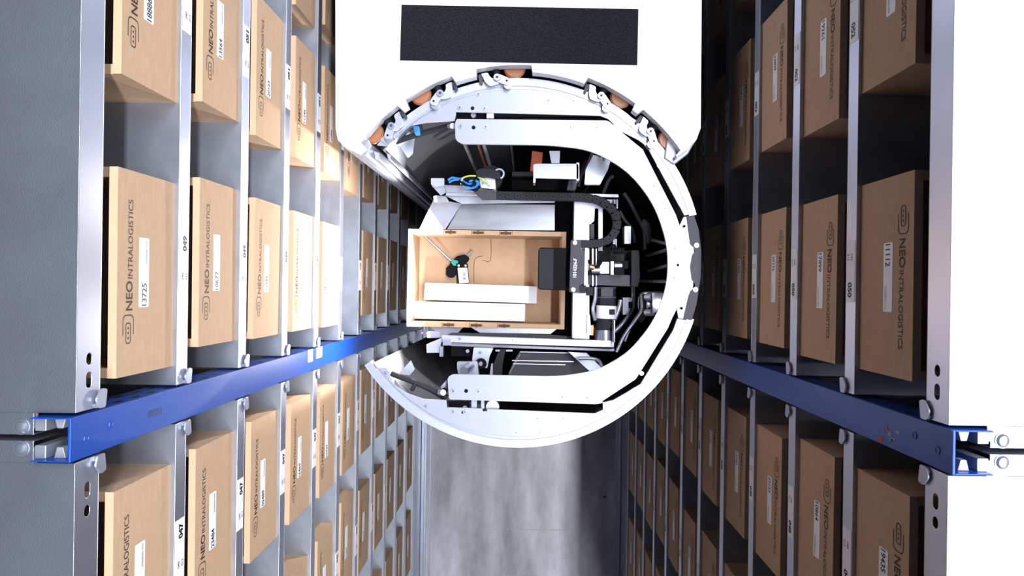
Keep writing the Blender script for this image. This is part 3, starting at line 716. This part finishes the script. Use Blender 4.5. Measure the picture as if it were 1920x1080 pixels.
# corner lamps of the lift: small warm ones that light the rack faces on the left
LAMPS = [(822, 373), (809, 628)]
for x, y in LAMPS:
    b = B(); b.pprism([(x-6, y-7), (x+14, y-5), (x+20, y+5), (x-4, y+6)], 2.32, .02, 2); lm = part('corner_lamp', b, 'white_steel', R0, bevel=.002)
    b = B(); b.pprism([(x-9, y-5), (x-5, y-6), (x-4, y+5), (x-8, y+5)], 2.318, .014, 1); part('lamp_lens', b, 'lamp_glow', lm, label='glowing warm white lens')
b = B(); v = at(792, 624, 2.5); b.cyl(v, v+Vector((0, 0, .004)), .003, 10); part('status_dot', b, 'red_led', R0)
b = B(); b.pprism([(808, 334), (833, 334), (833, 347), (816, 350), (808, 346)], 2.26, .03, 2); part('end_bracket', b, 'aluminium', R0, bevel=.002)
b = B(); b.pprism([(833, 347), (900, 349), (931, 356), (931, 360), (836, 358)], 2.27, .02); part('mount_plate', b, 'white_steel', R0)
b = B(); b.pprism([(809, 348), (833, 348), (836, 360), (826, 366)], 2.28, .01); part('mount_plate', b, 'white_steel', R0)
# motor with flat belt, wiring loom
b = B(); v = at(920, 332, 2.25); b.cyl(v-Vector((0, 0, .05)), v, .036, 28); b.cyl(v, v+Vector((0, 0, .006)), .02, 20); mo = part('lift_motor', b, 'dark_grey', R0, smooth=True)
b = B(); b.pprism([(893, 320), (900, 316), (925, 317), (938, 324), (938, 336), (930, 334), (915, 331), (895, 332)], 2.20, .03, 2); part('flat_belt', b, 'dark_grey', mo)
b = B(); b.pprism([(898, 333), (928, 333), (930, 355), (902, 352)], 2.225, .006, 2); mp_ = part('motor_plate', b, 'aluminium', mo, bevel=.001)
for x, y in ((905, 344), (917, 348)): screw(x, y, 2.225, mo, .6)
b = B(); b.torus(at(936, 326, 2.22), (0, 0, 1), .014, .004, 20, 6); part('chrome_ring', b, 'screw_steel', mo, smooth=True)
def wire(pts, m, d=2.21, r=.0022): b = B(); b.tube([at(x, y, d+dd) for x, y, dd in pts], r, 7, 5); part('wire', b, m, R0, smooth=True)
wire([(840, 338, 0), (848, 333, 0), (862, 335, 0), (875, 332, -.01), (890, 336, 0)], 'blue_wire', r=.0032)
wire([(842, 342, 0), (852, 337, 0), (866, 338, 0), (880, 345, -.01), (895, 340, 0)], 'blue_wire', r=.003)
wire([(866, 340, 0), (872, 350, -.01), (885, 352, -.01), (896, 348, 0), (897, 340, 0)], 'blue_wire', r=.004)
wire([(880, 341, -.015), (888, 337, -.018), (896, 342, -.015), (893, 350, -.01)], 'blue_wire', r=.004)
wire([(864, 345, 0), (868, 334, -.01), (880, 330, -.015), (892, 330, -.01)], 'yellow_wire', r=.0026)
wire([(896, 332, 0), (906, 336, -.01), (916, 343, 0)], 'yellow_wire', r=.0024)
wire([(862, 338, 0), (870, 346, -.01), (880, 350, -.01), (890, 344, -.02), (884, 336, -.01)], 'black_plastic', r=.004)
wire([(872, 336, -.02), (882, 334, -.02), (892, 338, -.02)], 'black_plastic', r=.004)
wire([(880, 352, 0), (892, 356, 0), (898, 350, -.01)], 'black_plastic', r=.005)
b = B(); b.pbox(839, 334, 862, 346, 2.26, .03); part('connector', b, 'black_plastic', R0)
# cable chain
b = B(); b.pprism([(886, 357), (931, 357), (931, 373), (903, 373)], 2.22, .03, 1); part('chain_anchor', b, 'mid_grey', R0, bevel=.001)
path = [(938, 366)]+[(955+16.6*i, 366.5+i*.35) for i in range(9)]+[(1104, 371), (1120, 374), (1134, 381), (1147, 391), (1155, 405), (1157, 421), (1152, 437), (1141, 449), (1126, 455), (1110, 457)]
ch = None
for i in range(len(path)):
    x, y = path[i]; nx_, ny_ = path[min(i+1, len(path)-1)]; px_, py_ = path[max(i-1, 0)]
    v = at(x, y, 2.24); a_ = math.atan2(-(ny_-py_), nx_-px_)+ROLL
    b = B(); c_, s_ = math.cos(a_), math.sin(a_)
    def loc(u, w_): return (v.x+u*c_-w_*s_, v.y+u*s_+w_*c_)
    b.prism([loc(u, w_) for u, w_ in rounded([(-.015, -.012), (.012, -.012), (.015, -.006), (.015, .006), (.012, .012), (-.015, .012), (-.011, 0)], .003, 3)], v.z-.025, v.z)
    b.cyl((*loc(-.002, 0), v.z), (*loc(-.002, 0), v.z+.002), .0085, 20); b.mi = 1; b.torus((*loc(-.002, 0), v.z+.002), (0, 0, 1), .0058, .0009, 18, 5); b.mi = 2; b.cyl((*loc(-.002, 0), v.z+.002), (*loc(-.002, 0), v.z+.0026), .0022, 10)
    if ch is None: ch = part('cable_chain', b, ['dark_grey', 'mid_grey', 'black_plastic'], R0, bevel=.0008)
    else: part('chain_link', b, ['dark_grey', 'mid_grey', 'black_plastic'], ch, bevel=.0008)
# cross beam of the gripper
b = B(); b.pprism([(1077, 377), (1105, 377), (1105, 636), (1073, 634)], 2.28, .05, 1); cb = part('cross_beam', b, 'white_steel', R0, bevel=.002)
for x, y in ((1080, 632), (1096, 632)): screw(x, y, 2.28, cb, .55)
b = B(); b.pprism([(1105, 379), (1116, 380), (1114, 414), (1108, 420), (1105, 420)], 2.29, .04); part('beam_bracket', b, 'white_steel', R0)
b = B(); b.pprism([(1107, 420), (1114, 420), (1114, 448), (1107, 448)], 2.30, .04); part('beam_bracket', b, 'mid_grey', R0)
b = B(); b.pprism([(1112, 383), (1131, 385), (1131, 392), (1112, 390)], 2.295, .01); b.pprism([(1122, 386), (1130, 386), (1130, 470), (1122, 470)], 2.30, .02); part('guide_bar', b, 'white_steel', R0)
b = B(); b.pprism([(1101, 590), (1106, 590), (1108, 628), (1100, 628)], 2.27, .02, 1); part('beam_bracket', b, 'aluminium', R0)
# gripper head and its cover plate
b = B(); b.pprism([(1010, 467, 3), (1013, 464, 2), (1068, 465), (1068, 545), (1012, 543, 3), (1009, 540, 2)], 2.30, .085, 2); gh = part('gripper_head', b, 'black_plastic', R0, bevel=.003, label='black gripper head')
b = B(); b.pprism([(1011, 466), (1038, 466), (1037, 542), (1010, 541)], 2.297, .003); part('head_face', b, 'dark_grey', gh)
b = B(); b.pprism([(1071, 450, 2), (1102, 450, 2), (1103, 463), (1090, 464), (1089, 468), (1101, 470), (1097, 532), (1087, 534), (1086, 539), (1098, 540), (1098, 550, 2), (1068, 548, 3), (1069, 500)], 2.235, .030, 1); gp = part('gripper_plate', b, 'mid_grey', R0, bevel=.002)
b = B(); b.pprism([(1090, 450), (1103, 451), (1103, 463), (1090, 463)], 2.231, .02, 1); part('plate_corner', b, 'dark_grey', gp); b = B(); b.pprism([(1087, 535), (1099, 535), (1098, 549), (1087, 549)], 2.231, .02, 1); part('plate_corner', b, 'dark_grey', gp)
for x, y in ((1078, 455), (1075, 543)): screw(x, y, 2.235, gp, .85)
b = B(); o_ = at(1080.5, 520, 2.2345); e1 = (at(1082, 487, 2.2345)-o_).normalized(); e2 = Vector((-e1.y, e1.x, 0)); add_text(b, '1014324-F', o_, e1, e2, px(35, 2.235), px(6.5, 2.235)); part('embossed_number', b, 'aluminium', gp)
b = B(); b.pprism([(1097, 465), (1103, 465), (1101, 536), (1095, 536)], 2.232, .03); part('bright_edge', b, 'white_steel', gp)
# gripper drive behind the plate
b = B(); b.pprism([(1101, 467), (1180, 470), (1196, 468), (1200, 480), (1198, 500), (1199, 530), (1192, 538), (1101, 536)], 2.34, .012, 2); gd = part('carrier_plate', b, 'dark_grey', R0, bevel=.002)
b = B(); b.pprism([(1104, 514), (1185, 516), (1185, 537), (1104, 534)], 2.27, .02); part('drive_arm', b, 'mid_grey', gd, bevel=.001)
b = B(); b.pprism([(1184, 470), (1198, 470), (1200, 520), (1196, 538), (1184, 537)], 2.25, .08, 2); part('drive_arm', b, 'dark_grey', gd, bevel=.002)
b = B(); b.pprism([(1125, 491), (1142, 491), (1142, 513), (1125, 513)], 2.25, .04, 1); part('sensor_box', b, 'white_steel', gd, bevel=.001)
b = B(); b.pprism([(1145, 490), (1151, 490), (1151, 515), (1145, 515)], 2.24, .04); part('sensor_box', b, 'white_steel', gd)
b = B(); b.pprism([(1152, 502), (1170, 502), (1170, 515), (1152, 515)], 2.23, .04, 2); part('valve', b, 'black_plastic', gd, bevel=.002)
b = B(); b.pprism([(1167, 489), (1178, 489), (1178, 504), (1167, 504)], 2.23, .04, 2); part('valve', b, 'black_plastic', gd, bevel=.002)
b = B(); b.cyl(at(1152, 498, 2.24), at(1166, 498, 2.24), .010, 18); part('fitting', b, 'screw_steel', gd, smooth=True)
b = B(); b.cyl(at(1109, 506, 2.25), at(1124, 506, 2.25), .011, 18); part('fitting', b, 'screw_steel', gd, smooth=True)
b = B(); b.cyl(at(1106, 500, 2.235), at(1114, 502, 2.235), .009, 14); part('fitting', b, 'copper', gd, smooth=True)
b = B(); b.pprism([(1103, 487), (1124, 487), (1124, 494), (1103, 494)], 2.26, .02); b.pprism([(1103, 508), (1123, 510), (1123, 517), (1103, 515)], 2.25, .02); part('clamp', b, 'black_plastic', gd)
b = B(); b.pprism([(1110, 466), (1113, 466), (1113, 536), (1110, 536)], 2.255, .01); b.pprism([(1117, 466), (1119, 466), (1119, 536), (1117, 536)], 2.255, .01); part('guide_rod', b, 'white_steel', gd)
wire([(1116, 501, 0), (1124, 496, 0), (1129, 485, -.01), (1135, 473, -.01), (1148, 470, 0), (1160, 470, 0)], 'black_plastic', d=2.22, r=.0045)
wire([(1130, 464, 0), (1140, 466, 0), (1152, 460, 0), (1154, 472, .02)], 'black_plastic', d=2.25, r=.004)
b = B(); b.cyl(at(1150, 470, 2.24), at(1170, 470, 2.24), .010, 16); part('plug', b, 'black_plastic', gd, smooth=True)
b = B(); b.cyl(at(1151, 448, 2.26), at(1151, 470, 2.26), .0045, 12); b.cyl(at(1155, 448, 2.26), at(1155, 470, 2.26), .003, 12); part('plunger', b, 'aluminium', gd, smooth=True)
b = B(); b.cyl(at(1157, 374, 2.25), at(1157, 391, 2.25), .0035, 12); part('limit_pin', b, 'aluminium', R0, smooth=True)
b = B(); b.pprism([(1137, 374), (1154, 374), (1154, 382), (1145, 382)], 2.30, .01); part('beam_bracket', b, 'white_steel', R0)
# servo motor standing along the beam
mt0 = 2.30
b = B(); b.cyl(at(1136, 597, mt0), at(1134, 618, mt0), px(19, mt0), 40); sv = part('servo_motor', b, 'dark_grey', R0, smooth=True)
b = B(); b.cyl(at(1134, 618, mt0), at(1134, 640, mt0), px(18.5, mt0), 40); b.cyl(at(1134, 628, mt0), at(1134, 640, mt0), px(19.5, mt0), 40); part('motor_flange', b, 'screw_steel', sv, smooth=True)
b = B(); b.cyl(at(1137, 573, mt0), at(1136, 597, mt0), px(19.3, mt0), 40); part('motor_label', b, 'sticker', sv, smooth=True, label='white wrapped label')
b = B(); b.pprism([(1142, 580), (1153, 580), (1153, 590), (1142, 590)], mt0-px(19, mt0), .03); part('label_mark', b, 'dark_grey', sv)
b = B(); b.pprism([(1142, 603), (1152, 603), (1152, 615), (1142, 615)], mt0-px(18, mt0), .02, 1); part('socket', b, 'mid_grey', sv)
b = B(); b.cyl(at(1137, 538, mt0), at(1137, 573, mt0), px(18, mt0), 8); part('motor_encoder', b, 'dark_grey', sv)
b = B(); b.pprism([(1127, 541), (1149, 541), (1149, 556), (1127, 556)], mt0-px(18.5, mt0), .02); part('encoder_plate', b, 'mid_grey', sv)
for y in (540, 557.5):
    b = B(); b.torus(at(1137, y, mt0), (at(1137, y-5, mt0)-at(1137, y, mt0)), px(17, mt0), .0022, 30, 6); part('cable_tie', b, 'screw_steel', sv, smooth=True)
wire([(1117, 538, 0), (1116, 560, 0), (1112, 580, -.01), (1116, 600, 0)], 'white_steel', d=2.27, r=.0055)
b = B(); b.pbox(1101, 538, 1112, 554, 2.26, .03); part('cable_gland', b, 'dark_grey', R0)
b = B(); b.pprism([(1107, 610), (1117, 610), (1117, 630), (1107, 628)], 2.32, .03); part('cable_gland', b, 'copper', R0)
b = B(); b.pprism([(1151, 600), (1153, 600), (1153, 642), (1151, 642)], 2.22, .05); part('motor_guard', b, 'white_steel', R0)
# white control boxes and bent tubes on the back wall of the drum
for pts, m in (([(1171, 424), (1183, 424), (1183, 457), (1171, 457)], 'aluminium'), ([(1168, 558), (1186, 558), (1183, 578), (1178, 590), (1168, 590)], 'white_steel')):
    b = B(); b.pprism(pts, 2.40, .05, 1); part('control_box', b, m, R0, bevel=.002)
b = B(); b.pbox(1179, 566, 1186, 578, 2.395, .05); part('socket', b, 'black_plastic', R0)
def pipe(pts, d, r=.0055, m='mid_grey'): b = B(); b.tube([at(x, y, d) for x, y in pts], r, 9, 3); part('bent_tube', b, m, R0, smooth=True)
pipe([(1162, 396), (1172, 413), (1182, 424), (1188, 440), (1190, 455)], 2.42); pipe([(1170, 362), (1182, 380), (1196, 408), (1207, 430), (1209, 450), (1209, 468)], 2.36, .006)
pipe([(1187, 538), (1187, 575), (1178, 592), (1166, 608), (1152, 622)], 2.42, .007, 'aluminium'); pipe([(1240, 549), (1205, 550), (1203, 560), (1203, 582), (1190, 602), (1170, 630), (1156, 660)], 2.30, .0055, 'aluminium'); pipe([(1199, 556), (1198, 575), (1200, 585), (1185, 607), (1172, 640)], 2.34, .004, 'aluminium')
pipe([(1164, 562), (1160, 580), (1152, 600)], 2.36, .007, 'aluminium'); pipe([(1085, 672), (1108, 672), (1122, 676), (1128, 686)], 2.30, .0055, 'white_steel')
pipe([(1128, 375), (1140, 340), (1150, 330)], 2.36, .006); pipe([(1085, 350), (1092, 320), (1100, 300)], 2.3, .004)
b = B(); b.pprism([(1201, 422), (1207, 410), (1217, 418), (1221, 428), (1221, 456), (1213, 456), (1211, 438)], 2.35, .006, 1); part('gusset', b, 'mid_grey', R0)
b = B(); b.pprism([(1204, 560), (1220, 552), (1222, 583), (1202, 606), (1197, 600), (1204, 585)], 2.31, .006, 1); part('gusset', b, 'dark_grey', R0)
for (x0, y0, x1, y1) in ((1212, 480, 1252, 468), (1216, 508, 1252, 498), (1198, 527, 1252, 528), (1212, 447, 1252, 458)):
    b = B(); b.cyl(at(x0, y0, 2.5), at(x1, y1, 2.08), .005, 12); part('spoke_rod', b, 'aluminium', R0, smooth=True)
b = B(); b.pprism([(1200, 484), (1219, 490), (1219, 510), (1200, 508)], 2.52, .03); part('rod_block', b, 'black_plastic', R0)
b = B(); b.pprism([(1223, 549), (1248, 549), (1240, 580), (1224, 588)], 2.10, .01, 1); lt = part('lamp_bracket', b, 'white_steel', R0)
for x, y, r_ in ((1217, 557, .010), (1217, 586, .010)):
    b = B(); b.cyl(at(x-5, y, 2.14), at(x+6, y, 2.12), r_, 16); part('cap_nut', b, 'white_steel', lt, smooth=True)
b = B(); b.cyl(at(1213, 571, 2.14), at(1223, 571, 2.14), .012, 18); part('lamp_neck', b, 'aluminium', lt, smooth=True)
b = B(); v = at(1235, 570, 2.085); b.cyl(v-Vector((0, 0, .02)), v, .013, 24); part('lamp_face', b, 'white_glow', lt, smooth=True, label='bright white work lamp')
# belt drive and clear guard below the lower rail
b = B(); b.pprism([(888, 652), (925, 653), (918, 668), (914, 690), (884, 690), (886, 668)], 2.27, .03, 2); bd = part('bearing_block', b, 'aluminium', R0, bevel=.002)
screw(900, 661, 2.27, bd, .9)
b = B(); b.torus(at(902, 682, 2.25), (0, 0, 1), .012, .005, 22, 8); part('bearing_ring', b, 'black_plastic', bd, smooth=True)
b = B(); b.pprism([(857, 679), (895, 679), (898, 704), (860, 704), (857, 690)], 2.22, .03, 1); bk = part('shaft_block', b, 'aluminium', R0, bevel=.001)
b = B(); b.cyl(at(882, 686, 2.22), at(870, 696, 2.16), px(8.5, 2.2), 24); part('drive_shaft', b, 'screw_steel', bk, smooth=True)
b = B(); b.pprism([(936, 655), (948, 655), (943, 680), (941, 704), (925, 704), (926, 682)], 2.24, .01, 1); part('timing_belt', b, 'dark_grey', R0)
b = B(); b.pprism([(921, 683), (924, 683), (924, 704), (918, 704)], 2.2, .03); part('pulley_edge', b, 'white_steel', R0)
for (x0, x1) in ((929, 937), (949, 961)): b = B(); b.pbox(x0, 656, x1, 659, 2.23, .01); part('spacer', b, 'white_steel', R0)
b = B(); b.pprism([(975, 658), (1068, 660), (1080, 668), (1112, 705), (1106, 712), (952, 704), (962, 680)], 2.40, .004, 3); cg = part('clear_guard', b, 'clear_plastic', R0, label='clear guard over the belt')
b = B()
for pts in (((975, 660), (1066, 662), (1076, 678), (960, 676)), ((962, 682), (1060, 684)), ((955, 700), (975, 664))): b.tube([at(x, y, 2.395) for x, y in pts], .002, 5, 0)
part('guard_fold', b, 'screw_steel', cg)
b = B(); b.pprism([(1066, 660), (1100, 662), (1130, 692), (1110, 700)], 2.34, .01); part('corner_web', b, 'aluminium', R0)
b = B(); b.pbox(846, 652, 885, 668, 2.34, .03); part('dark_tray', b, 'black_plastic', R0)
b = B(); v = at(877, 658, 2.30); b.cyl(v, v+Vector((0, 0, .01)), .006, 6); part('hex_nut', b, 'white_steel', R0)
b = B(); b.pprism([(826, 725), (838, 712), (838, 735), (832, 738)], 2.05, .02); part('corner_web', b, 'aluminium', R0)
# slide below the box that carries it
b = B(); b.pprism([(800, 428), (1060, 436), (1056, 604), (796, 600)], H-LIFT_Z, .006); part('lift_table', b, 'aluminium', R0)
tag(R0, 'white warehouse picking robot with turning C-shaped ring, standing in the aisle', 'robot')
# light thrown on the left rack by the two corner lamps
for x, y in LAMPS:
    v = at(x-14, y, 2.31)
    l = bpy.data.lights.new('lift_lamp', 'AREA'); l.size = .03; l.energy = 7; l.color = (1, .96, .95)
    o = bpy.data.objects.new('lift_lamp', l); COL.objects.link(o); o.location = v
    tgt = Vector((XL-.02, .03, H-2.2)); o.rotation_euler = (tgt-v).to_track_quat('-Z', 'Y').to_euler()
